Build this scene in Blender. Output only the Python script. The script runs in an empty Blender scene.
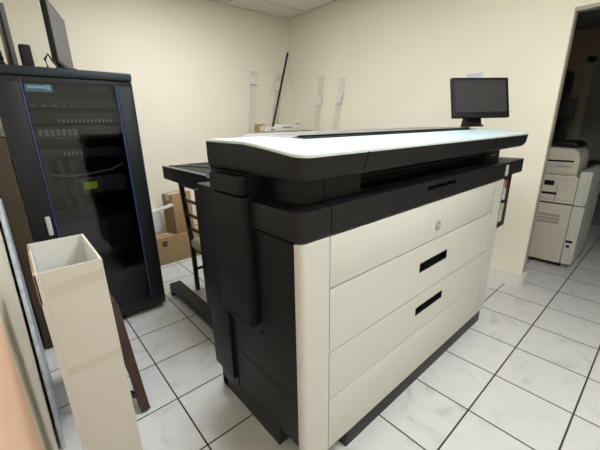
import bpy, bmesh, math, random
from mathutils import Vector, Matrix
random.seed(4)
SC = bpy.context.scene
COL = SC.collection
R = math.radians

# ------------------------------------------------------------------ materials
def mat(name, col, rough=0.5, metal=0.0, spec=0.5, noise=0.0, scale=8.0, bump=0.0, bscale=200.0, alpha=1.0, emit=None, estr=0.0, coat=0.0):
    m = bpy.data.materials.new(name); m.use_nodes = True
    nt = m.node_tree; p = nt.nodes['Principled BSDF']
    p.inputs['Base Color'].default_value = (*col, 1)
    p.inputs['Roughness'].default_value = rough
    p.inputs['Metallic'].default_value = metal
    p.inputs['Specular IOR Level'].default_value = spec
    p.inputs['Alpha'].default_value = alpha
    p.inputs['Coat Weight'].default_value = coat
    if emit:
        p.inputs['Emission Color'].default_value = (*emit, 1); p.inputs['Emission Strength'].default_value = estr
    tc = nt.nodes.new('ShaderNodeTexCoord')
    if noise > 0:
        n = nt.nodes.new('ShaderNodeTexNoise'); n.inputs['Scale'].default_value = scale; n.inputs['Detail'].default_value = 5
        nt.links.new(tc.outputs['Object'], n.inputs['Vector'])
        r = nt.nodes.new('ShaderNodeMapRange'); r.inputs['From Min'].default_value = .3; r.inputs['From Max'].default_value = .7
        r.inputs['To Min'].default_value = 1 - noise; r.inputs['To Max'].default_value = 1 + noise
        nt.links.new(n.outputs['Fac'], r.inputs['Value'])
        mx = nt.nodes.new('ShaderNodeVectorMath'); mx.operation = 'SCALE'; mx.inputs[0].default_value = col
        nt.links.new(r.outputs['Result'], mx.inputs['Scale'])
        nt.links.new(mx.outputs[0], p.inputs['Base Color'])
    if bump > 0:
        n = nt.nodes.new('ShaderNodeTexNoise'); n.inputs['Scale'].default_value = bscale; n.inputs['Detail'].default_value = 2
        nt.links.new(tc.outputs['Object'], n.inputs['Vector'])
        b = nt.nodes.new('ShaderNodeBump'); b.inputs['Strength'].default_value = bump; b.inputs['Distance'].default_value = .002
        nt.links.new(n.outputs['Fac'], b.inputs['Height']); nt.links.new(b.outputs['Normal'], p.inputs['Normal'])
    return m

M = {}
M['wall'] = mat('cream_paint', (.82, .765, .63), .75, noise=.02, scale=2, bump=.15, bscale=60)
M['peach'] = mat('peach_paint', (.80, .52, .34), .7, noise=.02, scale=3)
M['trimw'] = mat('white_trim_paint', (.78, .75, .68), .55, noise=.02, scale=6)
M['taupe'] = mat('taupe_and_jamb_shade', (.36, .32, .26), .6, noise=.03, scale=9)  # also stands for shade on the opening's cream wall end
M['ceil'] = mat('ceiling_board', (.80, .77, .72), .9, noise=.06, scale=90)
M['bar'] = mat('ceiling_bar', (.62, .6, .55), .6)
M['pwhite'] = mat('warm_white_plastic', (.58, .57, .52), .5, spec=.35, bump=.06, bscale=900)
M['pblack'] = mat('charcoal_plastic', (.0045, .004, .0048), .5, spec=.24, bump=.1, bscale=900)
M['pgrey'] = mat('dark_grey_plastic', (.008, .0074, .0084), .48, spec=.27, bump=.1, bscale=900)
M['pdark'] = mat('black_recess', (.004, .004, .004), .6, spec=.2)
M['lidtop'] = mat('pale_blue_lid', (.56, .70, .745), .38, spec=.45)
M['lidrim'] = mat('pale_rim', (.56, .60, .56), .4)
M['coverg'] = mat('grey_cover', (.22, .21, .19), .5)
M['metal'] = mat('dull_metal', (.25, .25, .26), .4, metal=.8)
M['base'] = mat('skid_metal', (.012, .0115, .011), .5, metal=.1)
M['rackm'] = mat('black_navy_metal', (.006, .009, .013), .45, metal=.1, noise=.1, scale=30)
M['racktop'] = mat('rack_top_metal', (.016, .022, .028), .4, metal=.4)
M['blue'] = mat('blue_strip', (.015, .055, .19), .35)
M['equip'] = mat('equipment_black', (.02, .019, .018), .5)
M['equipg'] = mat('equipment_grey', (.05, .053, .055), .5)
M['ports'] = mat('port_grey', (.55, .54, .5), .5)
M['cableg'] = mat('grey_cable', (.22, .22, .22), .5)
M['lcd'] = mat('lime_display', (.10, .15, .008), .3, emit=(.36, .55, .02), estr=.12)
M['handle'] = mat('light_handle', (.62, .63, .62), .35)
M['card'] = mat('kraft_cardboard', (.36, .235, .115), .85, noise=.06, scale=14)
M['cardd'] = mat('brown_board', (.06, .04, .022), .8, noise=.12, scale=7)
M['cardw'] = mat('white_cardboard', (.60, .585, .52), .75, noise=.02, scale=9)
M['cardin'] = mat('white_card_inside', (.74, .74, .70), .7, noise=.03, scale=12)
M['tape'] = mat('clear_tape', (.56, .52, .44), .4, spec=.5)
M['wood'] = mat('brown_wood', (.055, .02, .010), .4, noise=.25, scale=20)
M['woodd'] = mat('dark_wood', (.022, .012, .009), .4, noise=.2, scale=25)
M['green'] = mat('green_cushion', (.36, .43, .26), .8, noise=.05, scale=30)
M['screen'] = mat('screen_glass', (.035, .035, .037), .35, spec=.5)
M['screeng'] = mat('matte_grey_screen', (.10, .095, .09), .6)
M['bezel'] = mat('black_bezel', (.0045, .0045, .0045), .5, spec=.3)
M['plastw'] = mat('white_plastic', (.72, .72, .68), .4)
M['wrap'] = mat('milky_wrap', (.50, .54, .58), .35, noise=.2, scale=18)
M['copier'] = mat('off_white_casing', (.56, .52, .44), .5, noise=.03, scale=6)
M['copierb'] = mat('off_white_cover', (.55, .56, .51), .45)
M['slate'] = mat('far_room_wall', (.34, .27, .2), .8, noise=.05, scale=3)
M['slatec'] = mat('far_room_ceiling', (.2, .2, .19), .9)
M['red'] = mat('red_label', (.28, .02, .015), .4)
M['labelw'] = mat('white_label', (.52, .52, .49), .5)
M['yellow'] = mat('yellow_label', (.4, .36, .14), .5)
M['labelb'] = mat('blue_label', (.03, .085, .14), .4)
M['labelc'] = mat('pale_label_print', (.2, .32, .4), .4)
M['ink'] = mat('black_ink', (.012, .012, .012), .7)
M['logo'] = mat('grey_logo', (.30, .29, .25), .35)
M['logoin'] = mat('logo_letters', (.6, .58, .5), .4)
M['steel'] = mat('polished_caster', (.5, .5, .5), .25, metal=.9)
M['lamp'] = mat('lamp_diffuser', (.9, .95, 1), .5, emit=(.94, .97, 1), estr=7.9)

def acrylic():
    m = bpy.data.materials.new('clear_acrylic'); m.use_nodes = True; nt = m.node_tree
    for n in list(nt.nodes): nt.nodes.remove(n)
    o = nt.nodes.new('ShaderNodeOutputMaterial'); mix = nt.nodes.new('ShaderNodeMixShader')
    t = nt.nodes.new('ShaderNodeBsdfTransparent'); t.inputs[0].default_value = (.975, .975, .97, 1)
    g = nt.nodes.new('ShaderNodeBsdfPrincipled'); g.inputs['Base Color'].default_value = (.75, .75, .72, 1); g.inputs['Roughness'].default_value = .3
    mix.inputs[0].default_value = .10
    nt.links.new(t.outputs[0], mix.inputs[1]); nt.links.new(g.outputs[0], mix.inputs[2]); nt.links.new(mix.outputs[0], o.inputs[0])
    return m
M['acrylic'] = acrylic()
def smoked():
    m = bpy.data.materials.new('smoked_glass'); m.use_nodes = True; nt = m.node_tree
    for n in list(nt.nodes): nt.nodes.remove(n)
    o = nt.nodes.new('ShaderNodeOutputMaterial'); mix = nt.nodes.new('ShaderNodeMixShader')
    t = nt.nodes.new('ShaderNodeBsdfTransparent'); t.inputs[0].default_value = (.66, .66, .68, 1)
    g = nt.nodes.new('ShaderNodeBsdfGlossy'); g.inputs['Roughness'].default_value = .0; g.inputs[0].default_value = (.8, .85, .9, 1)
    f = nt.nodes.new('ShaderNodeFresnel'); f.inputs[0].default_value = 1.45
    nt.links.new(f.outputs[0], mix.inputs[0])
    nt.links.new(t.outputs[0], mix.inputs[1]); nt.links.new(g.outputs[0], mix.inputs[2]); nt.links.new(mix.outputs[0], o.inputs[0])
    return m
M['glass'] = smoked()
def perforated():
    m = mat('perforated_metal', (.018, .022, .026), .45, metal=.2); nt = m.node_tree; p = nt.nodes['Principled BSDF']
    tc = nt.nodes.new('ShaderNodeTexCoord'); mp = nt.nodes.new('ShaderNodeMapping')
    mp.inputs['Rotation'].default_value = (0, R(45), 0); mp.inputs['Scale'].default_value = (75, 0, 75)
    nt.links.new(tc.outputs['Object'], mp.inputs['Vector'])
    fr = nt.nodes.new('ShaderNodeVectorMath'); fr.operation = 'FRACTION'; nt.links.new(mp.outputs[0], fr.inputs[0])
    di = nt.nodes.new('ShaderNodeVectorMath'); di.operation = 'DISTANCE'; di.inputs[1].default_value = (.5, 0, .5); nt.links.new(fr.outputs[0], di.inputs[0])
    cp = nt.nodes.new('ShaderNodeMath'); cp.operation = 'LESS_THAN'; cp.inputs[1].default_value = .33; nt.links.new(di.outputs['Value'], cp.inputs[0])
    mx = nt.nodes.new('ShaderNodeMix'); mx.data_type = 'RGBA'; mx.inputs[6].default_value = (.010, .013, .016, 1); mx.inputs[7].default_value = (.001, .001, .001, 1)
    nt.links.new(cp.outputs[0], mx.inputs[0]); nt.links.new(mx.outputs[2], p.inputs['Base Color'])
    return m
M['perf'] = perforated()
def tiles():
    T = .35
    m = mat('marble_floor_tile', (.7, .7, .7), .28); nt = m.node_tree; p = nt.nodes['Principled BSDF']; N = nt.nodes.new; L = nt.links.new
    tc = N('ShaderNodeTexCoord'); sp = N('ShaderNodeSeparateXYZ'); L(tc.outputs['Object'], sp.inputs[0])
    def ax(i):
        d = N('ShaderNodeMath'); d.operation = 'DIVIDE'; d.inputs[1].default_value = T; L(sp.outputs[i], d.inputs[0])
        a = N('ShaderNodeMath'); a.operation = 'PINGPONG'; a.inputs[1].default_value = .5; L(d.outputs[0], a.inputs[0])
        fl = N('ShaderNodeMath'); fl.operation = 'FLOOR'; L(d.outputs[0], fl.inputs[0])
        return a, fl
    (ax0, f0), (ax1, f1) = ax(0), ax(1)
    mn = N('ShaderNodeMath'); mn.operation = 'MINIMUM'; L(ax0.outputs[0], mn.inputs[0]); L(ax1.outputs[0], mn.inputs[1])
    g = N('ShaderNodeMapRange'); g.inputs['From Min'].default_value = .009; g.inputs['From Max'].default_value = .013; g.inputs['To Min'].default_value = 1; g.inputs['To Max'].default_value = 0
    L(mn.outputs[0], g.inputs['Value'])
    cb = N('ShaderNodeCombineXYZ'); L(f0.outputs[0], cb.inputs[0]); L(f1.outputs[0], cb.inputs[1])
    wn = N('ShaderNodeTexWhiteNoise'); L(cb.outputs[0], wn.inputs['Vector'])
    ad = N('ShaderNodeVectorMath'); ad.operation = 'MULTIPLY_ADD'; L(wn.outputs['Color'], ad.inputs[0]); ad.inputs[1].default_value = (9, 9, 9); L(tc.outputs['Object'], ad.inputs[2])
    no = N('ShaderNodeTexNoise'); no.inputs['Scale'].default_value = 5; no.inputs['Detail'].default_value = 8; no.inputs['Distortion'].default_value = 1.6; L(ad.outputs[0], no.inputs['Vector'])
    r = N('ShaderNodeValToRGB'); e = r.color_ramp.elements
    e[0].position = .25; e[0].color = (.56, .565, .555, 1); e[1].position = .6; e[1].color = (.70, .70, .685, 1)
    x = e.new(.42); x.color = (.675, .675, .66, 1)
    L(no.outputs['Fac'], r.inputs[0])
    mx = N('ShaderNodeMix'); mx.data_type = 'RGBA'; mx.inputs[7].default_value = (.045, .035, .027, 1); L(g.outputs[0], mx.inputs[0]); L(r.outputs[0], mx.inputs[6])
    L(mx.outputs[2], p.inputs['Base Color'])
    rr = N('ShaderNodeMix'); rr.inputs[2].default_value = .27; rr.inputs[3].default_value = .9; L(g.outputs[0], rr.inputs[0]); L(rr.outputs[0], p.inputs['Roughness'])
    b = N('ShaderNodeBump'); b.invert = True; b.inputs['Distance'].default_value = .002; b.inputs['Strength'].default_value = .6; L(g.outputs[0], b.inputs['Height']); L(b.outputs[0], p.inputs['Normal'])
    return m
M['tile'] = tiles()
M['note'] = mat('pale_blue_paper', (.55, .60, .68), .7)

# ------------------------------------------------------------------ mesh helpers
BASE = {}
def B(): return bmesh.new()
def box(bm, x0, x1, y0, y1, z0, z1, bev=0.0, seg=2, rot=None, piv=None):
    r = bmesh.ops.create_cube(bm, size=1)
    vs = r['verts']
    for v in vs:
        v.co = Vector((x0 + (v.co.x + .5) * (x1 - x0), y0 + (v.co.y + .5) * (y1 - y0), z0 + (v.co.z + .5) * (z1 - z0)))
    if rot is not None:
        bmesh.ops.rotate(bm, verts=vs, cent=piv or Vector(((x0 + x1) / 2, (y0 + y1) / 2, (z0 + z1) / 2)), matrix=rot)
    if bev > 0:
        es = list({e for v in vs for e in v.link_edges})
        bmesh.ops.bevel(bm, geom=es, offset=bev, segments=seg, affect='EDGES', profile=.6)
    return bm
def prism(bm, prof, a0, a1, axis='x', bev=0.0, seg=2):
    """prof: 2-D outline; extruded along axis. x: (y,z), y: (x,z), z: (x,y)"""
    f = {'x': lambda a, p: (a, p[0], p[1]), 'y': lambda a, p: (p[0], a, p[1]), 'z': lambda a, p: (p[0], p[1], a)}[axis]
    va = [bm.verts.new(f(a0, p)) for p in prof]; vb = [bm.verts.new(f(a1, p)) for p in prof]
    fs = [bm.faces.new(va), bm.faces.new(vb[::-1])]
    n = len(prof)
    for i in range(n): fs.append(bm.faces.new((va[i], vb[i], vb[(i + 1) % n], va[(i + 1) % n])))
    bmesh.ops.recalc_face_normals(bm, faces=fs)
    if bev > 0:
        es = list({e for q in fs[:2] for e in q.edges})
        bmesh.ops.bevel(bm, geom=es, offset=bev, segments=seg, affect='EDGES', profile=.6)
    return bm
def bar(bm, a, b, w, h=None, up=(0, 0, 1), bev=0.0):
    a = Vector(a); b = Vector(b); h = h or w; d = (b - a); L = d.length; d.normalize()
    s = d.cross(Vector(up)); s.normalize(); u = s.cross(d)
    m = Matrix((s, d, u)).transposed()
    vs = bmesh.ops.create_cube(bm, size=1)['verts']
    for v in vs: v.co = (a + b) / 2 + m @ Vector((v.co.x * w, v.co.y * L, v.co.z * h))
    if bev > 0:
        bmesh.ops.bevel(bm, geom=list({e for v in vs for e in v.link_edges}), offset=bev, segments=2, affect='EDGES')
    return bm
def tube(bm, pts, r, n=10, r2=None):
    pts = [Vector(p) for p in pts]; rings = []
    for i, p in enumerate(pts):
        d = (pts[min(i + 1, len(pts) - 1)] - pts[max(i - 1, 0)]).normalized()
        s = d.cross(Vector((0, 0, 1)))
        if s.length < .05: s = d.cross(Vector((1, 0, 0)))
        s.normalize(); u = s.cross(d)
        rr = r if r2 is None else r + (r2 - r) * i / (len(pts) - 1)
        rings.append([bm.verts.new(p + s * rr * math.cos(k * 2 * math.pi / n) + u * rr * math.sin(k * 2 * math.pi / n)) for k in range(n)])
    for a, b in zip(rings, rings[1:]):
        for k in range(n): bm.faces.new((a[k], a[(k + 1) % n], b[(k + 1) % n], b[k]))
    bm.faces.new(rings[0]); bm.faces.new(rings[-1][::-1])
    return bm
def obj(name, bm, m, parent=None, smooth=True, kind=None, label=None):
    off = BASE.get(parent.name, Vector((0, 0, 0))) if parent else Vector((0, 0, 0))
    bmesh.ops.recalc_face_normals(bm, faces=bm.faces)
    bmesh.ops.translate(bm, verts=bm.verts, vec=-off)
    me = bpy.data.meshes.new(name); bm.to_mesh(me); bm.free()
    me.materials.append(M[m] if isinstance(m, str) else m)
    if smooth:
        me.polygons.foreach_set('use_smooth', [True] * len(me.polygons))
        me.set_sharp_from_angle(angle=R(32))
    o = bpy.data.objects.new(name, me); COL.objects.link(o)
    if parent: o.parent = parent; BASE[o.name] = off
    if kind: o['kind'] = kind
    if label: o['label'] = label
    return o
def tag(o, label, cat, group=None, kind=None):
    o['label'] = label; o['category'] = cat
    if group: o['group'] = group
    if kind: o['kind'] = kind
    return o
def thing(name, label, cat, loc, rot=(0, 0, 0), group=None, local=False):
    o = bpy.data.objects.new(name, None); COL.objects.link(o); o.location = loc; o.rotation_euler = rot; o.empty_display_size = .05
    BASE[o.name] = Vector((0, 0, 0)) if local else Vector(loc)
    return tag(o, label, cat, group)
def copy_tree(o, parent=None):
    c = o.copy(); COL.objects.link(c)
    if parent: c.parent = parent
    for ch in list(o.children): copy_tree(ch, c)
    return c
def struct(name, bm, m, smooth=False): return obj(name, bm, m, smooth=smooth, kind='structure')
def text(name, s, size, m, parent, matrix, depth=.0006, shear=0.0, off=0.0):
    cu = bpy.data.curves.new(name, 'FONT'); cu.body = s; cu.size = size; cu.align_x = 'CENTER'; cu.align_y = 'CENTER'; cu.extrude = depth; cu.shear = shear; cu.offset = off
    t = bpy.data.objects.new(name, cu); COL.objects.link(t)
    dg = bpy.context.evaluated_depsgraph_get(); me = bpy.data.meshes.new_from_object(t.evaluated_get(dg))
    bpy.data.objects.remove(t)
    me.transform(matrix); bm = B(); bm.from_mesh(me)
    return obj(name, bm, m, parent, smooth=False)
def disc(bm, c, r, axis_m, n=32, h=.001):
    rr = bmesh.ops.create_cone(bm, cap_ends=True, segments=n, radius1=r, radius2=r, depth=h)
    bmesh.ops.transform(bm, matrix=Matrix.Translation(c) @ axis_m, verts=rr['verts']); return bm
def ring(bm, c, r0, r1, axis_m, n=32, h=.001):
    vs = []
    for rad in (r0, r1):
        for z in (-h / 2, h / 2):
            vs.append([bm.verts.new((rad * math.cos(2 * math.pi * k / n), rad * math.sin(2 * math.pi * k / n), z)) for k in range(n)])
    a, b, c2, d = vs
    for k in range(n):
        j = (k + 1) % n
        bm.faces.new((a[k], a[j], c2[j], c2[k])); bm.faces.new((b[k], b[j], d[j], d[k]))
        bm.faces.new((a[k], a[j], b[j], b[k])); bm.faces.new((c2[k], c2[j], d[j], d[k]))
    allv = [v for l in vs for v in l]
    bmesh.ops.transform(bm, matrix=Matrix.Translation(c) @ axis_m, verts=allv); return bm
FY = Matrix.Rotation(R(90), 4, 'X')       # faces -Y

# ------------------------------------------------------------------ setting
XL, XR, YB, H, YN = -1.56, 1.61, 3.26, 2.67, -2.2
WT = .062
struct('floor', box(B(), -1.8, 6.2, YN - .15, 4.4, -.05, 0), 'tile')
struct('ceiling', box(B(), XL, XR, YN, YB, H, H + .04), 'ceil')
b = B()
for y in (2.91, 2.3, 1.69, 1.08, .47, -.14, -.75, -1.36): box(b, XL, XR, y - .012, y + .012, H - .004, H + .01)
for x in (.69, -.53): box(b, x - .012, x + .012, YN, YB, H - .005, H + .01)
box(b, XR - .02, XR, YN, YB, H - .006, H + .01); box(b, XL, XR, YB - .02, YB, H - .006, H + .01)
struct('trim_1', b, 'bar')
struct('wall_back', box(B(), XL - .15, XR + .15, YB, YB + .15, 0, H + .04), 'wall')
b = B(); YO = .243; box(b, XR, XR + WT, YO, YB, 0, H + .04); box(b, XR, XR + WT, -1.05, YO, 2.086, H + .04); box(b, XR, XR + WT, YN, -1.05, 0, H + .04)
struct('wall_right', b, 'wall')
struct('wall_left', box(B(), XL - .15, XL, .6, YB, 0, H + .04), 'wall')
struct('wall_left_near', box(B(), XL - .15, XL, YN, .6, 0, H + .04), 'wall')
struct('trim_4', box(B(), XL, XL + .008, .1, .6, 0, 1.25), 'peach')
struct('wall_front', box(B(), XL - .15, XR + .15, YN - .15, YN, 0, H + .04), 'wall')
# strips on the opening's wall end and header, shade painted in as taupe
b = B(); box(b, XR + .004, XR + WT + .004, YO - .008, YO + .002, .13, 2.086); box(b, XR - .002, XR + WT + .004, -1.05, YO, 2.064, 2.087); box(b, XR - .002, XR + WT + .004, -1.052, -1.035, 0, 2.086)
struct('trim_shade', b, 'taupe')
b = B(); box(b, XR - .016, XR, YO - .014, YB, 0, .125, .005); box(b, XR - .016, XR + WT + .01, YO - .022, YO, 0, .125, .005)
struct('baseboard_right', b, 'trimw')
struct('baseboard_back', box(B(), XL, XR, YB - .014, YB, 0, .1, .004), 'trimw')
# next room
XF = 4.3
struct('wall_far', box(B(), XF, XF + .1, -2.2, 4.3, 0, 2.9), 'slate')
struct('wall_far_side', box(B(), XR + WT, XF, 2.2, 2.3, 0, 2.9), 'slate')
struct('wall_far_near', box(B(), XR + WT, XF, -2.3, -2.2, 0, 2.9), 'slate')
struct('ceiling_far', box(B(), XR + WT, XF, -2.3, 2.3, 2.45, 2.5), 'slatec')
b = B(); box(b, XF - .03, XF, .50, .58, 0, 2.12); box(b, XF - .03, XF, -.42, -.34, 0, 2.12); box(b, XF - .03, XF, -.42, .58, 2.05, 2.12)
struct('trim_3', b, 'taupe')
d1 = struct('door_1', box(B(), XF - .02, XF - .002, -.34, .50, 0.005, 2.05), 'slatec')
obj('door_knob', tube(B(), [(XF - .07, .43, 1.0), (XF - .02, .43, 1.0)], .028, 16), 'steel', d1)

# ceiling lamps (recessed troffers)
lamps = [('recessed ceiling lamp panel over the printer and rack', -.225, 1.69),
         ('unseen ceiling lamp panel added over the camera side of the room to light the fronts', -.225, -.75), ]  # second panel is out of view, added to light the printer fronts
for lb, lx, ly in lamps:
    t = thing('ceiling_light', lb, 'ceiling light', (lx, ly, H), group=None)
    b = B(); w, l = .28, .58
    for (x0, x1, y0, y1) in ((-w - .02, -w, -l, l), (w, w + .02, -l, l), (-w, w, -l - .02, -l), (-w, w, l, l + .02)): box(b, lx + x0, lx + x1, ly + y0, ly + y1, H - .02, H - .001)
    obj('frame', b, 'trimw', t)
    obj('diffuser', box(B(), lx - w, lx + w, ly - l, ly + l, H - .014, H - .006), 'lamp', t)

# ------------------------------------------------------------------ the printer
PX0, PX1, PF = -.87, .872, .265
P = thing('wide_format_printer', 'large black and white wide format printer with pale blue scanner lid', 'printer', (0, .55, 0))
BX = -.856
b = B(); box(b, BX, .86, .292, .737, .2, 1.02, .004); obj('body', b, 'pblack', P)
b = B(); box(b, BX - .001, BX + .02, .292, .716, .4085, .4115); box(b, BX - .002, BX + .02, .716, .722, .2, .62); obj('seam', b, 'pdark', P)
obj('rear_side_panel', box(B(), PX0 - .002, -.2, .742, .925, .22, 1.138, .01), 'pblack', P)
b = B(); box(b, -.855, .86, .925, 1.0, .5, 1.10, .01); obj('back_housing', b, 'pblack', P)
b = B(); ring(b, Vector((BX - .001, .5, .60)), .006, .011, Matrix.Rotation(R(90), 4, 'Y'), 16, .002); obj('lock', b, 'pdark', P)
# white corner columns with a rounded outer edge
def col_profile(xo, xi, sgn):
    r = .027; pts = [(xi, PF)]
    for k in range(0, 9):
        a = k / 8 * math.pi / 2
        pts.append((xo + sgn * (r - r * math.sin(a)), PF + r - r * math.cos(a)))
    pts += [(xo, PF + .0275), (xi, PF + .0275)]
    return pts
obj('corner_column', prism(B(), col_profile(-.8555, -.7265, 1), .105, 1.022, 'z', .002, 1), 'pwhite', P)
obj('corner_column', prism(B(), col_profile(PX1, .7265, -1), .105, 1.022, 'z', .002, 1), 'pwhite', P)
fr = obj('front_panel', box(B(), -.7225, .7225, PF, PF + .04, .8335, 1.022, .003), 'pwhite', P)
for z0, z1, zh0, zh1 in ((.5735, .8285, .690, .740), (.358, .5685, .458, .504)):
    # drawer front with a real recessed grip
    hx0, hx1 = -.118, .155
    b = B(); box(b, -.7225, hx0, PF, PF + .04, z0, z1); box(b, hx1, .7225, PF, PF + .04, z0, z1)
    box(b, hx0, hx1, PF, PF + .04, z0, zh0); box(b, hx0, hx1, PF, PF + .04, zh1, z1)
    bmesh.ops.remove_doubles(b, verts=b.verts, dist=1e-5)
    d = obj('drawer', b, 'pwhite', P, smooth=False)
    b = B(); box(b, hx0, hx1, PF + .03, PF + .039, zh0, zh1)
    box(b, hx0, hx0 + .005, PF + .001, PF + .03, zh0, zh1); box(b, hx1 - .005, hx1, PF + .001, PF + .03, zh0, zh1); box(b, hx0, hx1, PF + .001, PF + .03, zh1 - .004, zh1); box(b, hx0, hx1, PF + .001, PF + .03, zh0, zh0 + .004)
    obj('grip', b, 'pdark', d, smooth=False)
obj('lower_front_panel', box(B(), -.7225, .7225, PF, PF + .04, .105, .353, .003), 'pwhite', P)
# logo
lc = Vector((.018, PF - .0012, .897))
lg = obj('logo', ring(disc(B(), lc, .0215, FY, 40, .0012), lc + Vector((0, -.0004, 0)), .0215, .0245, FY, 40, .0016), 'logo', P, label='grey round logo badge')
text('logo_letters', 'hp', .036, 'logoin', lg, Matrix.Translation(lc + Vector((0, -.0012, .002))) @ FY, .0003, .3)
# ledge
def rrect(x0, x1, y0, y1, r, corners='ll'):
    pts = []
    def arc(cx, cy, a0, a1): return [(cx + r * math.cos(a0 + (a1 - a0) * k / 6), cy + r * math.sin(a0 + (a1 - a0) * k / 6)) for k in range(7)]
    pts += arc(x0 + r, y0 + r, math.pi, 1.5 * math.pi) if 'l' in corners else [(x0, y0)]
    pts += arc(x1 - r, y0 + r, 1.5 * math.pi, 2 * math.pi) if 'r' in corners else [(x1, y0)]
    pts += [(x1, y1), (x0, y1)]
    return pts
obj('ledge_corner', prism(B(), rrect(-.861, -.7245, PF - .003, .72, .032, 'l'), 1.027, 1.122, 'z', .004, 2), 'pgrey', P)
g0, g1 = -.118, .152
b = B(); yt = .74
box(b, -.7205, g0, PF - .003, yt, 1.027, 1.122); box(b, g1, .95, PF - .003, yt, 1.027, 1.122)
box(b, g0, g1, PF - .003, yt, 1.027, 1.084); box(b, g0, g1, PF - .003, yt, 1.102, 1.122); box(b, g0, g1, PF + .05, yt, 1.084, 1.102)
bmesh.ops.remove_doubles(b, verts=b.verts, dist=1e-5)
lf = obj('ledge', b, 'pgrey', P, smooth=False)
obj('ledge_grip', box(B(), g0, g1, PF + .04, PF + .0495, 1.0845, 1.1015), 'pdark', lf)
obj('ledge_end', prism(B(), rrect(.9503, 1.18, PF - .003, yt, .02, 'r'), 1.035, 1.122, 'z', .003, 2), 'pgrey', P)
b = B(); box(b, .97, 1.07, .44, .47, 1.1225, 1.127, .002); obj('ledge_latch', b, 'pdark', P)
obj('label_sticker', box(B(), .835, .885, PF - .0042, PF - .0031, 1.04, 1.106), 'labelw', P, label='white sticker on the black ledge')
# ink cartridge bay on the right end
b = B(); box(b, .873, 1.06, .285, .70, .672, 1.026, .006)
ib = obj('cartridge_bay', b, 'pblack', P)
b = B(); box(b, .925, .968, .278, .290, .87, 1.0, .004); c = obj('cartridge', b, 'labelw', ib)
obj('cartridge_band', box(B(), .924, .969, .2765, .2779, .95, 1.0), 'red', c)
b = B(); box(b, .925, .968, .278, .290, .72, .845, .004); c = obj('cartridge', b, 'labelw', ib)
obj('cartridge_band', box(B(), .924, .969, .2765, .2779, .80, .845), 'yellow', c)
# paper exit zone between ledge and lid
obj('exit_block', prism(B(), rrect(-.79, -.49, .335, .70, .04, 'l'), 1.1225, 1.216, 'z', .002, 1), 'pgrey', P)
b = B(); box(b, -.683, -.679, .3335, .337, 1.123, 1.21); obj('block_seam', b, 'pdark', P)
obj('exit_support', box(B(), .66, .88, .325, .70, 1.1225, 1.216, .004), 'pgrey', P)
obj('support_badge', box(B(), .74, .81, .3235, .3249, 1.165, 1.172), 'logo', P)
b = B(); box(b, -.489, .659, .43, .70, 1.1225, 1.214); obj('paper_exit', b, 'pdark', P)
obj('exit_roller', tube(B(), [(-.485, .36, 1.178), (.655, .36, 1.178)], .006, 10), 'pgrey', P)
b = B(); box(b, -.489, .659, .34, .43, 1.123, 1.128); obj('exit_tray', b, 'pgrey', P)
# output arm on the left side
b = B(); prism(b, [(-.90, .53), (-.895, .518), (-.885, .512), (-.855, .512), (-.855, .733), (-.895, .733), (-.90, .727)], .632, 1.137, 'z', .004, 2)
am = obj('side_arm', b, 'pblack', P)
b = B(); box(b, -.9006, -.88, .53, .727, .850, .853); obj('arm_seam', b, 'pdark', am)
b = B(); box(b, -.9025, -.88, .535, .727, .635, .648, .003); obj('arm_edge', b, 'pgrey', am)
obj('arm_cap', prism(B(), [(-.90, .54), (-.895, .528), (-.885, .522), (-.855, .522), (-.855, .733), (-.895, .733), (-.90, .727)], 1.142, 1.207, 'z', .004, 2), 'pblack', P)
b = B(); box(b, -.862, -.5, .50, .79, 1.123, 1.213); obj('lid_support', b, 'pdark', P)
# lid shell
Y0, Y1 = .236, .79
LX1 = 1.10
LP = [(.236, 1.2855), (.30, 1.2925), (.42, 1.3065), (.52, 1.315), (.60, 1.3163), (.79, 1.3185)]
def zt(y):
    if y <= LP[0][0]: return LP[0][1]
    for (a, za), (c, zc) in zip(LP, LP[1:]):
        if y <= c + 1e-6: return za + (zc - za) * (y - a) / (c - a)
    return LP[-1][1]
def outline(d, dx1=0.0):
    r = .045 - d * .6; x0, x1, y0, y1 = PX0 + d, LX1 - d - dx1, Y0 + d, Y1 - d * .3; pts = []
    for cx, cy, a0 in ((x0 + r, y0 + r, math.pi), (x1 - r, y0 + r, 1.5 * math.pi)):
        pts += [(cx + r * math.cos(a0 + k / 8 * math.pi / 2), cy + r * math.sin(a0 + k / 8 * math.pi / 2)) for k in range(9)]
    for y in (.33, .42, .52, .60, .70): pts.append((x1, y))
    pts += [(x1, y1), (x0, y1)]
    for y in (.70, .60, .52, .42, .33): pts.append((x0, y))
    return pts
b = B(); rings = []
for zf, d, dx in ((lambda y: zt(y) - .003, 0, 0), (lambda y: 1.262, 0, .006), (lambda y: 1.236, .001, .018), (lambda y: 1.222, .004, .034), (lambda y: 1.215, .010, .05), (lambda y: 1.212, .018, .06)):
    rings.append([b.verts.new((x, y, zf(y))) for x, y in outline(d, dx)])
for ra, rb in zip(rings, rings[1:]):
    for k in range(len(ra)): b.faces.new((ra[k], ra[(k + 1) % len(ra)], rb[(k + 1) % len(ra)], rb[k]))
b.faces.new(rings[-1])
ld = obj('scanner_lid', b, 'pgrey', P)
for xs in (-.582, .52):
    b = B(); bar(b, (xs, Y0 - .0005, 1.284), (xs - .004, Y0 - .0005, 1.262), .004, .004); bar(b, (xs - .004, Y0 - .0005, 1.262), (xs - .02, Y0 + .002, 1.225), .004, .004); obj('lid_seam', b, 'pdark', ld)
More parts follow.
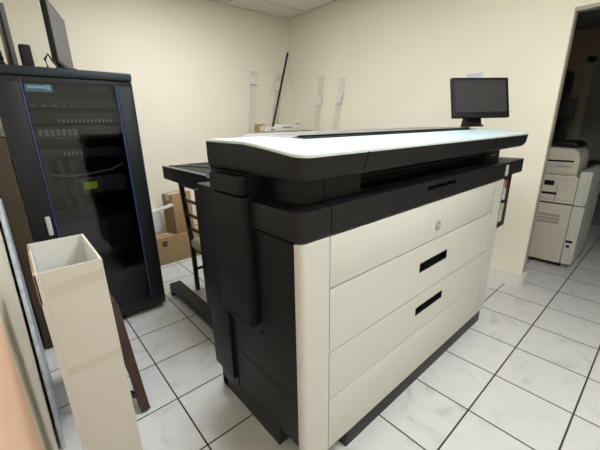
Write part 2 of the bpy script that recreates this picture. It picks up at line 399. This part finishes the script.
def lidplate(d, zo, th):
    b = B(); o = outline(d); up = [b.verts.new((x, y, zt(y) + zo)) for x, y in o]; lo = [b.verts.new((x, y, zt(y) + zo - th)) for x, y in o]; n = len(o)
    for k in range(n): b.faces.new((up[k], up[(k + 1) % n], lo[(k + 1) % n], lo[k]))
    # strips between matching left / right points
    left = [8 - k for k in range(9)]; right = [9 + k for k in range(9)]
    left = list(range(8, -1, -1)) + list(range(n - 1, 17 + 6, -1)); right = list(range(9, 18)) + list(range(18, 24))
    left = left[:len(right)]
    for q in range(len(right) - 1):
        a, c, e, g = left[q], right[q], right[q + 1], left[q + 1]
        b.faces.new((up[a], up[c], up[e], up[g])); b.faces.new((lo[g], lo[e], lo[c], lo[a]))
    return b
obj('lid_rim', lidplate(-.0006, .003, .007), 'lidrim', ld)
obj('lid_panel', lidplate(.006, .0042, .002), 'lidtop', ld, label='pale blue top of the lid')
obj('feed_slot', box(box(B(), -.615, .93, .505, .575, 1.316, 1.3222), -.585, .93, .566, .5765, 1.316, 1.3288), 'pdark', P)
b = B(); prism(b, [(.575, 1.316), (.575, 1.3295), (.60, 1.333), (.95, 1.334), (.95, 1.316)], -.63, 1.0, 'x')
for v in b.verts:
    if v.co.x < 0 and v.co.z > 1.32: v.co.x += .05
obj('document_cover', b, 'coverg', P)
# skid below
b = B()
box(b, -.812, .885, .93, .99, 0, .06); box(b, -.812, -.75, .48, .99, 0, .2, .004); box(b, .82, .885, .32, .99, 0.0, .2, .004); box(b, -.60, .84, .277, .345, 0, .098, .004)
box(b, -.75, .82, .5, .9, .14, .2)
obj('skid', b, 'base', P)
for x, y in ((-.70, .38),):
    obj('levelling_foot', tube(B(), [(x, y, 0), (x, y, .2)], .018, 14), 'base', P)

# touch screen on the printer
t = thing('touch_screen', 'black flat touch screen on a short stand at the right end of the printer lid', 'monitor', (.99, .53, 1.518), (R(-16), 0, R(-35)), local=True)
# local frame: x right, z up, -y forward
b = B(); box(b, -.2, .2, -.008, .018, -.132, .132, .006); obj('housing', b, 'bezel', t)
obj('screen', box(B(), -.18, .18, -.0095, -.0078, -.095, .112), 'screen', t)
b = B(); box(b, -.06, .06, .018, .05, -.06, .06, .008); obj('mount', b, 'bezel', t)
t.rotation_euler = (0, 0, R(-35))
ct = Matrix.Rotation(R(-16), 4, 'X')
for ch in t.children: ch.data.transform(ct)
b = B(); prism(b, [(.012, -.125), (.045, -.125), (.06, -.184), (-.03, -.184), (-.03, -.178), (.0, -.165)], -.08, .035, 'x', .004, 2); obj('stand', b, 'bezel', t)

# ------------------------------------------------------------------ paper stacker behind the printer
t = thing('paper_stacker', 'low black paper stacker table with a T-shaped foot behind the printer', 'paper stacker', (0, 1.7, 0))
b = B(); prism(b, [(1.31, 1.02), (1.31, 1.09), (1.335, 1.10), (2.0, 1.102), (2.0, 1.015), (1.34, 1.005)], -.648, .75, 'x', .005, 2)
tr = obj('tray', b, 'pgrey', t)
b = B(); box(b, -.652, -.632, 1.31, 2.0, 1.1025, 1.108, .002); obj('tray_rim', b, 'lidrim' if False else 'metal', tr)
b = B(); bar(b, (-.6, 1.98, 1.104), (-.30, 1.33, 1.104), .012, .004); bar(b, (-.45, 1.98, 1.104), (.2, 1.5, 1.104), .012, .004); obj('tray_seam', b, 'pdark', tr)
b = B(); box(b, -.66, -.565, 1.30, 2.20, .045, .10, .006); box(b, -.66, -.565, 2.15, 2.20, 0, .05, .004); box(b, -.645, -.56, 1.30, 1.36, 0, .05, .004); obj('foot', b, 'base', t)
obj('post', box(B(), -.64, -.57, 1.32, 1.37, .1, 1.01, .004), 'base', t)
b = B(); box(b, .66, .74, 1.30, 2.17, .045, .10, .006); box(b, .66, .74, 2.12, 2.17, 0, .05); box(b, .66, .74, 1.30, 1.36, 0, .05); obj('foot', b, 'base', t)
obj('post', box(B(), .67, .73, 1.32, 1.37, .1, 1.01, .004), 'base', t)
b = B(); box(b, -.56, .66, 1.335, 1.36, .4, .46); obj('cross_beam', b, 'base', t)

# ------------------------------------------------------------------ wooden chair under the tray
t = thing('dining_chair', 'dark wooden ladder-back chair with a green seat cushion between cartons and printer', 'chair', (-.25, 1.92, 0))
cx0, cx1, cy0, cy1 = -.455, -.05, 1.74, 2.11
b = B(); box(b, cx0, cx1, cy0, cy1, .375, .404, .005); obj('seat', b, 'woodd', t)
b = B(); box(b, cx0 - .022, cx1 + .01, cy0 + .02, cy1 - .02, .405, .485, .03, 3); obj('cushion', b, 'green', t)
for y in (cy0, cy1):
    b = B(); bar(b, (cx0, y, .0), (cx0, y, .46), .034, bev=.004, up=(1, 0, 0)); bar(b, (cx0, y, .45), (cx0 - .035, y, .99), .034, bev=.004, up=(1, 0, 0)); obj('back_post', b, 'woodd', t)
    b = B(); bar(b, (cx1, y, .0), (cx1, y, .41), .034, bev=.004, up=(1, 0, 0)); obj('leg', b, 'woodd', t)
for z in (.58, .70, .82, .94):
    xx = cx0 - .035 * (z - .45) / .52
    obj('back_slat', box(B(), xx - .009, xx + .009, cy0, cy1, z - .011, z + .011, .003), 'woodd', t)
for y in (cy0, cy1): obj('stretcher', bar(B(), (cx0, y, .2), (cx1, y, .2), .02), 'woodd', t)

# ------------------------------------------------------------------ cartons near the back wall
def closed_box(name, label, x0, x1, y0, y1, z0, z1, rz=0, m='card', group=None):
    cx, cy = (x0 + x1) / 2, (y0 + y1) / 2
    t = thing(name, label, 'box', (cx, cy, z0), (0, 0, rz), group, local=True)
    w, d, h = (x1 - x0) / 2, (y1 - y0) / 2, z1 - z0
    obj('carton_body', box(B(), -w, w, -d, d, 0, h - .003, .003), m, t)
    b = B(); box(b, -w, w, -d, -.001, h - .003, h); box(b, -w, w, .001, d, h - .003, h); obj('flap', b, m, t)
    b = B(); box(b, -w - .0006, w + .0006, -.024, .024, h, h + .0006); box(b, -w - .0007, -w, -.024, .024, h - .06, h); box(b, w, w + .0007, -.024, .024, h - .06, h); obj('tape', b, 'tape', t)
    return t
CC = (-.218, 2.985)
hb = closed_box('cardboard_box', 'long brown cardboard box with a round black logo on the floor by the rack', -.60, .06, 2.86, 3.10, 0, .29)
c = Vector((-.172, -.1215, .222)) 
l = obj('logo', disc(B(), c, .029, FY, 40, .001), 'ink', hb, label='round black logo')
text('logo_letters', 'hp', .046, 'card', l, Matrix.Translation(c + Vector((0, -.001, .002))) @ FY, .0003, .3)
closed_box('cardboard_box', 'upright brown carton standing on top of the long cardboard box', CC[0] - .12, CC[0] + .12, CC[1] - .08, CC[1] + .08, .2907, .71, R(20))
t = thing('white_carton', 'plain white lidded box standing on the floor behind the rack', 'box', (-.70, 3.17, 0))
obj('carton_body', box(B(), -1.05, -.36, 3.135, 3.24, 0, .50, .004), 'plastw', t)
obj('lid', box(B(), -1.055, -.355, 3.13, 3.245, .5, .52, .003), 'plastw', t)
tag(obj('plastic_trim', bar(B(), (-.751, 2.86, .524), (-.315, 2.86, .617), .05, .022, bev=.003), 'plastw'), 'white plastic strip wedged between the rack and the upright carton', 'plastic strip')

t = thing('cardboard_box', 'tall open brown carton in the corner behind the printer', 'box', (1.26, 2.92, 0))
x0, x1, y0, y1, hh = .82, 1.545, 2.74, 3.0, 1.30
b = B(); box(b, x0, x1, y0, y0 + .005, 0, hh); box(b, x0, x1, y1 - .005, y1, 0, hh); box(b, x0, x0 + .005, y0, y1, 0, hh); box(b, x1 - .005, x1, y0, y1, 0, hh); box(b, x0, x1, y0, y1, 0, .005); obj('carton_body', b, 'card', t, smooth=False)
b = B(); prism(b, [(x0, hh), (x0 + .075, hh), (x0 + .07, hh + .05), (x0 + .18, hh + .085), (x0, hh + .082)], y1 - .006, y1 - .001, 'y'); obj('flap', b, 'card', t, smooth=False)
obj('flap', box(B(), x1 - .07, x1, y1 - .006, y1 - .001, hh, hh + .09), 'card', t, smooth=False)
t = thing('white_bracket', 'white plastic frame sticking out of the tall corner carton', 'plastic frame', (1.17, 2.86, 1.0))
b = B(); prism(b, [(.89, 1.285), (1.46, 1.285), (1.46, 1.372), (1.05, 1.376), (1.03, 1.35), (.90, 1.345)], 2.84, 2.89, 'y', .008, 2)
box(b, .97, 1.02, 2.84, 2.88, .98, 1.3); box(b, 1.3, 1.35, 2.84, 2.88, .98, 1.3)
obj('frame_body', b, 'plastw', t)
obj('slot', box(B(), 1.13, 1.27, 2.837, 2.842, 1.335, 1.35), 'metal', t); obj('slot', box(B(), .95, 1.0, 2.837, 2.842, 1.31, 1.33), 'metal', t)

tag(obj('wall_pole', tube(B(), [(.766, 3.13, .01), (1.12, 3.13, 1.12), (1.478, 3.13, 2.245)], .0135, 10), 'bezel'), 'thin black pole leaning into the corner of the room', 'pole')
# clear acrylic strips leaning on walls, white sleeve near the top
def strip(label, a, b_, w, along, s0, s1):
    a = Vector(a); b_ = Vector(b_); t = thing('acrylic_strip', label, 'acrylic strip', a, group='clear acrylic strips leaning on the walls')
    d = b_ - a
    def seg(p, q, off, th):
        bm = B(); w2 = Vector(along) * w / 2; nrm = Vector(along).cross(d).normalized() * th
        vs = []
        for pt in (p, q):
            for s in (-1, 1):
                for n in (0, 1): vs.append(bm.verts.new(pt + w2 * s * off + nrm * (n - .5)))
        for f in ((0, 1, 3, 2), (4, 5, 7, 6), (0, 1, 5, 4), (2, 3, 7, 6), (0, 2, 6, 4), (1, 3, 7, 5)): bm.faces.new([vs[i] for i in f])
        return bm
    obj('strip', seg(a, b_, 1, .004), 'acrylic', t, smooth=False)
    obj('sleeve', seg(a + d * s0, a + d * s1, 1.04, .006), 'sleeve', t, smooth=False)
M['sleeve'] = mat('white_sleeve', (.82, .80, .74), .5)
M['sleeve'].node_tree.nodes['Principled BSDF'].inputs['Alpha'].default_value = .85
strip('clear acrylic strip leaning on the back wall, left of the corner pair', (.70, 3.12, 0), (1.02, 3.235, 2.01), .10, (1, 0, 0), .925, .975)
strip('clear acrylic strip on the back wall right behind the black pole', (1.02, 3.17, 0), (1.42, 3.24, 2.01), .11, (1, 0, 0), .90, .955)
strip('clear acrylic strip on the right wall, nearer the corner', (1.57, 2.90, 0), (1.597, 2.645, 1.925), .085, (0, 1, 0), .83, .885)
strip('clear acrylic strip on the right wall, the one farther from the corner', (1.50, 2.62, 0), (1.595, 2.30, 1.865), .08, (0, 1, 0), .86, .92)

tag(obj('wall_note', box(B(), XR - .003, XR - .0005, .775, .905, 1.717, 1.752), 'note'), 'small pale blue paper stuck on the wall above the touch screen', 'note')
# ------------------------------------------------------------------ server rack
RX0, RX1, RY, RZ = -1.446, -.752, 2.03, 1.705
t = thing('server_rack', 'tall black server rack with a glass door and blue edge strips by the left wall', 'server rack', ((RX0 + RX1) / 2, 2.45, 0))
RYB = 2.95
obj('top_panel', box(B(), RX0, RX1, RY - .012, RYB, 1.655, RZ, .014, 3), 'racktop', t)
obj('side_panel', box(B(), RX0, RX0 + .02, RY + .03, RYB, .04, 1.655), 'rackm', t)
obj('side_panel', box(B(), RX1 - .02, RX1, RY + .03, RYB, .04, 1.655), 'rackm', t)
obj('back_panel', box(B(), RX0 + .02, RX1 - .02, RYB - .02, RYB, .04, 1.655), 'rackm', t)
obj('bottom_panel', box(B(), RX0, RX1, RY + .03, RYB, .036, .10, .004), 'rackm', t)
dr = obj('door', (lambda b: (box(b, RX0 + .002, RX1 - .002, RY + .004, RY + .028, 1.625, 1.652, .002), box(b, RX0 + .002, RX1 - .002, RY + .004, RY + .028, .044, .115, .002), box(b, RX0 + .002, RX0 + .016, RY + .004, RY + .028, .115, 1.625), box(b, RX1 - .016, RX1 - .002, RY + .004, RY + .028, .115, 1.625), b)[-1])(B()), 'rackm', t)
GX0, GX1 = -1.319, -.86
obj('perforated_strip', box(B(), RX0 + .016, GX0 - .012, RY, RY + .02, .115, 1.625, .003), 'perf', dr)
obj('perforated_strip', box(B(), GX1 + .012, RX1 - .016, RY, RY + .02, .115, 1.625, .003), 'perf', dr)
obj('blue_strip', box(B(), GX0 - .009, GX0 - .003, RY - .002, RY + .02, .115, 1.64, .001), 'blue', dr, label='blue edge strip')
obj('blue_strip', box(B(), GX1 + .003, GX1 + .009, RY - .002, RY + .02, .115, 1.64, .001), 'blue', dr, label='blue edge strip')
gl = obj('glass_pane', box(B(), GX0 - .003, GX1 + .003, RY + .006, RY + .011, .115, 1.64), 'glass', dr, label='smoked glass pane')
lb = obj('door_label', box(B(), -1.312, -1.185, RY + .0035, RY + .0055, 1.573, 1.614), 'labelb', dr, label='small blue label')
b = B(); box(b, -1.30, -1.205, RY + .0022, RY + .0034, 1.592, 1.604); box(b, -1.215, -1.195, RY + .0022, RY + .0034, 1.584, 1.612); obj('label_print', b, 'labelc', lb)
hd = obj('handle', box(B(), -1.372, -1.346, RY - .022, RY, .745, .865, .011, 3), 'handle', dr, label='light grey door handle')
for x in (RX0 + .05, RX1 - .04):
    for y in (RY + .07, RYB - .06):
        c = obj('caster', tube(B(), [(x - .012, y, .019), (x + .012, y, .019)], .019, 16), 'pdark', t)
        obj('caster_fork', box(B(), x - .018, x + .018, y - .02, y + .02, .03, .038), 'rackm', c)
b = B()
for x in (RX0 + .09, RX1 - .11): box(b, x, x + .02, RY + .09, RY + .11, .12, 1.655)
obj('mounting_rail', b, 'rackm', t)
# equipment in the rack
EX0, EX1 = -1.352, -.858
def unit(name, label, z0, z1, m, dep=.35, cat='rack unit', group=None):
    u = thing(name, label, cat, ((EX0 + EX1) / 2, 2.2, z0), group=group)
    obj('case', box(B(), EX0, EX1, RY + .085, RY + .085 + dep, z0, z1, .003), m, u)
    return u
def ports(u, z, n, w, h, x0, x1, m='ports', nm='port_row'):
    b = B()
    for k in range(n):
        x = x0 + (x1 - x0) * k / max(1, n - 1); box(b, x - w / 2, x + w / 2, RY + .0825, RY + .086, z - h / 2, z + h / 2)
    obj(nm, b, m, u, smooth=False)
u = unit('patch_panel', 'dark patch panel at the top of the rack behind glass', 1.49, 1.545, 'equip', .1, 'patch panel'); ports(u, 1.522, 16, .012, .009, -1.30, -1.0, 'equipg'); [ports(u, 1.505, 1, .022, .006, x, x, 'ports', 'port_label') for x in (-1.29, -1.24, -1.19, -1.14, -1.10)]
u = unit('network_switch', 'network switch with a row of grey ports, third unit down in the rack', 1.405, 1.46, 'equip', .3, 'network switch'); ports(u, 1.418, 14, .009, .020, -1.18, -.9); ports(u, 1.447, 10, .012, .003, -1.17, -.9, 'equipg')
u = unit('network_switch', 'network switch with a pale grey port block just above the dark gap', 1.31, 1.385, 'equipg', .3, 'network switch'); ports(u, 1.350, 7, .022, .040, -1.285, -1.11); ports(u, 1.318, 6, .008, .008, -1.2, -1.1)
u = unit('network_switch', 'plain black network switch below the pale port block', 1.19, 1.25, 'equip', .3, 'network switch'); ports(u, 1.222, 5, .007, .022, -1.19, -1.10); ports(u, 1.24, 3, .01, .004, -1.29, -1.24)
u = unit('battery_backup', 'grey battery backup unit with a glowing lime display', .955, 1.065, 'equipg', .45, 'battery backup')
dsp = obj('display', box(B(), -1.128, -1.05, RY + .0815, RY + .0855, .985, 1.032, .002), 'lcd', u, label='lime green display')
obj('power_lamp', box(B(), -1.136, -1.128, RY + .081, RY + .0855, 1.036, 1.044), 'labelw', u)
u = unit('server_case', 'black server case in the lower half of the rack', .52, .78, 'equip', .5, 'server'); ports(u, .72, 1, .05, .006, -1.0, -1.0, 'equipg', 'vent'); ports(u, .56, 6, .06, .004, -1.3, -.92, 'equipg', 'vent')
u = unit('server_case', 'black server case at the very bottom of the rack', .13, .36, 'equip', .5, 'server'); ports(u, .25, 6, .06, .004, -1.3, -.92, 'equipg', 'vent')
b = B(); pts = [(-1.31, RY + .07, 1.11), (-1.2, RY + .06, 1.085), (-1.08, RY + .06, 1.088), (-.95, RY + .06, 1.105), (-.875, RY + .07, 1.14)]; tube(b, pts, .007, 8)
tag(obj('cable', b, 'cableg'), 'grey cable drooping across the rack above the battery backup', 'cable')
for i, x in enumerate((-1.29, -1.225, -1.165)):
    tag(obj('reflection_band', box(B(), x - .016, x + .016, RY + .062, RY + .074, .95 - .06 * i, 1.19, .002), 'cables' if False else 'equipg'), ('reflection modelled as dark cabling nearest the blue strip', 'reflection modelled as dark cabling in the middle of three', 'reflection modelled as dark cabling nearest the lime display')[i] + ' inside the rack', 'reflection band', 'hanging bands modelled on reflections')  # grey glass reflections modelled as vertical bands among the cabling

# things on top of the rack
P0 = Vector((-1.113, 2.155, 1.765)); P1 = Vector((-.963, 2.652, 1.776)); ang = math.atan2(P1.y - P0.y, P1.x - P0.x); W = (P1 - P0).length
t = thing('flat_monitor', 'thin flat monitor with grey screen seen from its side on top of the server rack', 'monitor', ((P0 + P1) / 2).to_tuple(), (0, 0, ang), local=True)
b = B(); box(b, -W / 2, W / 2, 0, .03, -.02, .335, .005); obj('housing', b, 'bezel', t)
obj('screen', box(B(), -W / 2 + .015, W / 2 - .012, -.0015, .001, 0.0, .322), 'screeng', t)
b = B(); box(b, -.03, .05, .03, .06, -.045, .12, .004); box(b, -.14, .14, -.05, .11, -.0565, -.045, .004); obj('stand', b, 'bezel', t)
t = thing('black_speaker', 'small black upright speaker on the rack between grey computer case and monitor', 'speaker', (-1.263, 2.16, RZ))
b = B(); box(b, -1.288, -1.236, 2.11, 2.2, RZ + .001, RZ + .122, .010, 3); obj('speaker_case', b, 'bezel', t)
b = B(); disc(b, Vector((-1.262, 2.1095, RZ + .09)), .014, FY, 20, .002); disc(b, Vector((-1.262, 2.1095, RZ + .04)), .018, FY, 20, .002); obj('driver', b, 'pgrey', t)
t = thing('computer_case', 'slim computer case with black front and grey side standing upright on the rack', 'computer', (-1.34, 2.3, RZ))
b = B(); box(b, -1.342, -1.328, 2.085, 2.105, RZ + .004, RZ + .31, .003); obj('front_bezel', b, 'bezel', t)
b = B(); box(b, -1.342, -1.308, 2.105, 2.45, RZ + .001, RZ + .31, .003); obj('case_body', b, 'screeng', t)
obj('led', box(B(), -1.339, -1.332, 2.0835, 2.0851, RZ + .26, RZ + .285), 'labelw', t)
tag(obj('power_cord', tube(B(), [(-1.398, 2.1, RZ + .25), (-1.39, 2.09, RZ + .16), (-1.382, 2.1, RZ + .09), (-1.375, 2.12, RZ + .03), (-1.37, 2.1, RZ + .014), (-1.40, 2.1, RZ + .008)], .010, 8), 'bezel'), 'thick black cord hanging beside the computer case on the rack', 'cord')
tag(obj('looped_cable', tube(B(), [(-1.178, 2.09, RZ + .006), (-1.185, 2.09, RZ + .05), (-1.165, 2.09, RZ + .08), (-1.15, 2.09, RZ + .045), (-1.13, 2.08, RZ + .008), (-1.08, 2.07, RZ + .006), (-1.04, 2.09, RZ + .008)], .006, 8), 'bezel'), 'black cord looped at the foot of the rack monitor', 'cord')

# ------------------------------------------------------------------ left foreground
tag(obj('brown_panel', box(B(), -1.535, -1.4515, 2.02, 2.6, .004, 1.33, .004), 'cardd'), 'tall brown board standing between the rack and the left wall', 'board')
b = B(); prism(b, [(1.12, .002), (1.6, .002), (1.93, 1.02), (1.72, 1.04)], -1.548, -1.532, 'x', .003, 1)
tag(obj('wrapped_panel', b, 'wrap'), 'narrow panel in milky plastic wrap leaning along the left wall', 'panel')
# tall open white carton
t = thing('white_carton', 'tall narrow open-topped white carton in the left foreground', 'box', (-1.387, .8, 0))
bx0, bx1, by0, by1, bh, th = -1.468, -1.3065, .643, .966, 1.0, .005
walls = B()
box(walls, bx0, bx1, by0, by0 + th, 0, bh); box(walls, bx0, bx1, by1 - th, by1, 0, bh); box(walls, bx1 - th, bx1, by0 + th, by1 - th, 0, bh); box(walls, bx0, bx0 + th, by0 + th, by1 - th, 0, bh - .012); box(walls, bx0 + th, bx1 - th, by0 + th, by1 - th, 0, .006)
bmesh.ops.remove_doubles(walls, verts=walls.verts, dist=1e-5)
obj('carton_body', walls, 'cardw', t, smooth=False)
b = B(); e = .0008
box(b, bx0 + th + e, bx1 - th - e, by0 + th, by0 + th + e, .01, bh - .001); box(b, bx0 + th, bx1 - th, by1 - th - e, by1 - th, .01, bh); box(b, bx1 - th - e, bx1 - th, by0 + th, by1 - th, .01, bh); box(b, bx0 + th, bx0 + th + e, by0 + th, by1 - th, .01, bh - .012)
box(b, bx0 + th, bx1 - th, by0 + th, by1 - th, .5, .505)
obj('lining', b, 'cardin', t, smooth=False)
b = B(); n = 16; random.seed(7)   # ragged torn edge showing brown board
vv = []
for k in range(n + 1):
    y = by0 + (by1 - by0) * k / n; h = bh - random.uniform(.0, .03) * (1 if k % 2 else .4); vv.append((y, h))
prof = [(by0, bh - .09)] + vv + [(by1, bh - .09)]
prism(b, prof[::-1] if False else prof, bx0 - .002, bx0 + .0035, 'x'); obj('torn_edge', b, 'card', t, smooth=False, label='torn brown cardboard edge')
def tapep(zl, zr, hgt, x0, x1, nm='tape'):
    bm = B(); vs = [bm.verts.new((x, by0 - d, z)) for d in (.0008, 0) for (x, z) in ((x0, zl), (x1, zr), (x1, zr + hgt), (x0, zl + hgt))]
    for f in ((0, 1, 2, 3), (7, 6, 5, 4), (0, 4, 5, 1), (1, 5, 6, 2), (2, 6, 7, 3), (3, 7, 4, 0)): bm.faces.new([vs[i] for i in f])
    obj(nm, bm, 'tape', t, smooth=False, label='strip of clear tape')
tapep(.920, .938, .034, bx0 + .022, bx1 - .004); tapep(.66, .66, .028, bx0 + .016, bx1 - .001)
b = B(); box(b, bx0 + .014, bx0 + .0155, by0 - .0006, by0 + .001, .01, bh - .01); obj('fold_line', b, 'tape', t)

# brown wooden stool behind the carton
t = thing('wooden_stool', 'small reddish-brown wooden stool beside the white carton in front of the rack', 'stool', (-1.33, 1.38, 0))
sx0, sx1, sy0, sy1 = -1.40, -1.19, 1.355, 1.62
b = B(); box(b, sx0, sx1, sy0, sy1, .47, .50, .006); obj('seat', b, 'wood', t)
def leg(top, bot):
    obj('leg', bar(B(), top, bot, .034, .045, up=(0, 1, 0), bev=.004), 'wood', t)
leg((-1.205, 1.375, .475), (-1.20, 1.10, .0))
leg((-1.385, 1.375, .475), (-1.39, 1.32, .0)); leg((-1.205, 1.60, .475), (-1.195, 1.68, .0)); leg((-1.385, 1.60, .475), (-1.39, 1.68, .0))
obj('stretcher', bar(B(), (-1.202, 1.16, .10), (-1.197, 1.66, .10), .02, .03), 'woodd', t)
obj('stretcher', bar(B(), (-1.20, 1.14, .06), (-1.39, 1.33, .06), .02, .03), 'woodd', t)

# ------------------------------------------------------------------ copier in the next room
CX = 2.3
t = thing('office_copier', 'off-white office copier seen through the opening on the right', 'copier', (2.6, .35, 0))
b = B(); box(b, CX, 2.95, .115, .75, .05, .872, .008); obj('cabinet', b, 'copier', t)
b = B()
prism(b, [(CX - .004, .11), (CX - .004, .055), (CX + .02, .03), (2.98, .03), (2.98, .11)], .055, .615, 'z', .006, 2)
obj('side_cover_lower', b, 'copierb', t)
b = B(); prism(b, [(CX - .004, .11), (CX - .004, .055), (CX + .02, .03), (2.98, .03), (2.98, .11)], .62, .93, 'z', .02, 4)
obj('side_cover_upper', b, 'copierb', t)
b = B(); box(b, CX - .01, 2.9, .13, .72, .845, .885, .008); obj('top_plate', b, 'copier', t)
def rec(nm, y0, y1, z0, z1, m='pdark'): obj(nm, box(B(), CX - .0035, CX + .004, y0, y1, z0, z1), m, t)
rec('tray_grip', .283, .36, .785, .83); rec('tray_grip', .25, .38, .700, .722); rec('tray_gap', .12, .75, .617, .628); rec('panel_seam', .255, .258, .63, .80); rec('panel_seam', .12, .74, .655, .658, 'taupe')
b = B()
for k in range(3): box(b, CX - .003, CX + .004,   .185, .36, .425 + k * .034, .448 + k * .034)
obj('vent', b, 'taupe', t)
obj('socket', box(B(), CX - .006, CX + .004, .055, .105, .268, .292), 'pdark', t); obj('socket', box(B(), CX - .006, CX + .004, .07, .095, .222, .246), 'pdark', t)
b = B(); prism(b, [(.14, .886), (.14, 1.02), (.16, 1.09), (.20, 1.12), (.42, 1.13), (.42, .886)], CX + .03, 2.75, 'x', .015, 3); fd = obj('document_feeder', b, 'copier', t)
obj('feeder_slot', box(B(), CX + .027, CX + .032, .18, .42, 1.0, 1.016), 'pdark', fd)
b = B(); box(b, CX + .02, CX + .032, .19, .30, .96, .963); obj('feeder_seam', b, 'taupe', fd)
b = B(); prism(b, [(.17, 1.135), (.36, 1.135), (.39, 1.155), (.33, 1.18), (.22, 1.175)], CX + .1, CX + .45, 'x', .006, 2); obj('feeder_tray', b, 'bezel', t)
for x, y in ((CX + .05, .09), (CX + .05, .68), (2.88, .09), (2.88, .68)):
    obj('caster', tube(B(), [(x, y - .012, .022), (x, y + .012, .022)], .022, 14), 'steel', t)
obj('base_plate', box(B(), CX + .03, 2.93, .08, .72, .04, .056), 'pdark', t)
t = thing('black_monitor', 'black monitor on a stand on the dark desk behind the copier', 'monitor', (3.1, .5, .9))
b = B(); box(b, 3.09, 3.12, .39, .66, 1.37, 1.58, .006); obj('housing', b, 'bezel', t)
b = B(); box(b, 3.115, 3.15, .42, .50, .93, 1.45, .004); box(b, 3.06, 3.2, .36, .51, .922, .935, .003); obj('stand', b, 'bezel', t)
t = thing('dark_desk', 'dark desk behind the copier in the unlit next room', 'desk', (3.3, .2, 0))
obj('desk_top', box(B(), 3.02, 3.6, -.2, .52, .89, .92, .004), 'woodd', t)
for x in (3.03, 3.55):
    for y in (-.19, .47): obj('leg', box(B(), x, x + .04, y, y + .04, 0, .89), 'woodd', t)
t = thing('tall_locker', 'tall dark locker standing beyond the black monitor in the next room', 'cabinet', (3.45, .8, 0))
obj('locker_body', box(B(), 3.25, 3.65, .56, 1.1, 0, 1.88, .005), 'rackm', t)
obj('locker_door', box(B(), 3.235, 3.249, .57, 1.09, .05, 1.86, .003), 'rackm', t)

# ------------------------------------------------------------------ light, world, camera
w = bpy.data.worlds.new('World'); SC.world = w; w.use_nodes = True
w.node_tree.nodes['Background'].inputs[0].default_value = (.8, .85, 1, 1); w.node_tree.nodes['Background'].inputs[1].default_value = .1

f = 324.4814920071901
Rm = [[0.7520169303055213, -0.6588832857424025, -0.018529768018176185], [-0.2079611519547057, -0.21049297930183597, -0.9552197992821366], [0.6254779738817215, 0.722194933125558, -0.295316411252007]]
rx, dn, fw = (Vector(r) for r in Rm)
cam = bpy.data.cameras.new('Camera'); co = bpy.data.objects.new('Camera', cam); COL.objects.link(co)
mm = Matrix((rx, -dn, -fw)).transposed().to_4x4(); mm.translation = Vector((-1.446, -.42, 1.369)); co.matrix_world = mm
cam.sensor_width = 36; cam.lens = f * 36 / 600; cam.clip_start = .02
SC.camera = co
SC.view_settings.view_transform = 'Standard'; SC.view_settings.look = 'None'; SC.view_settings.gamma = 1; SC.view_settings.use_curve_mapping = False
SC.view_settings.exposure = 1.6
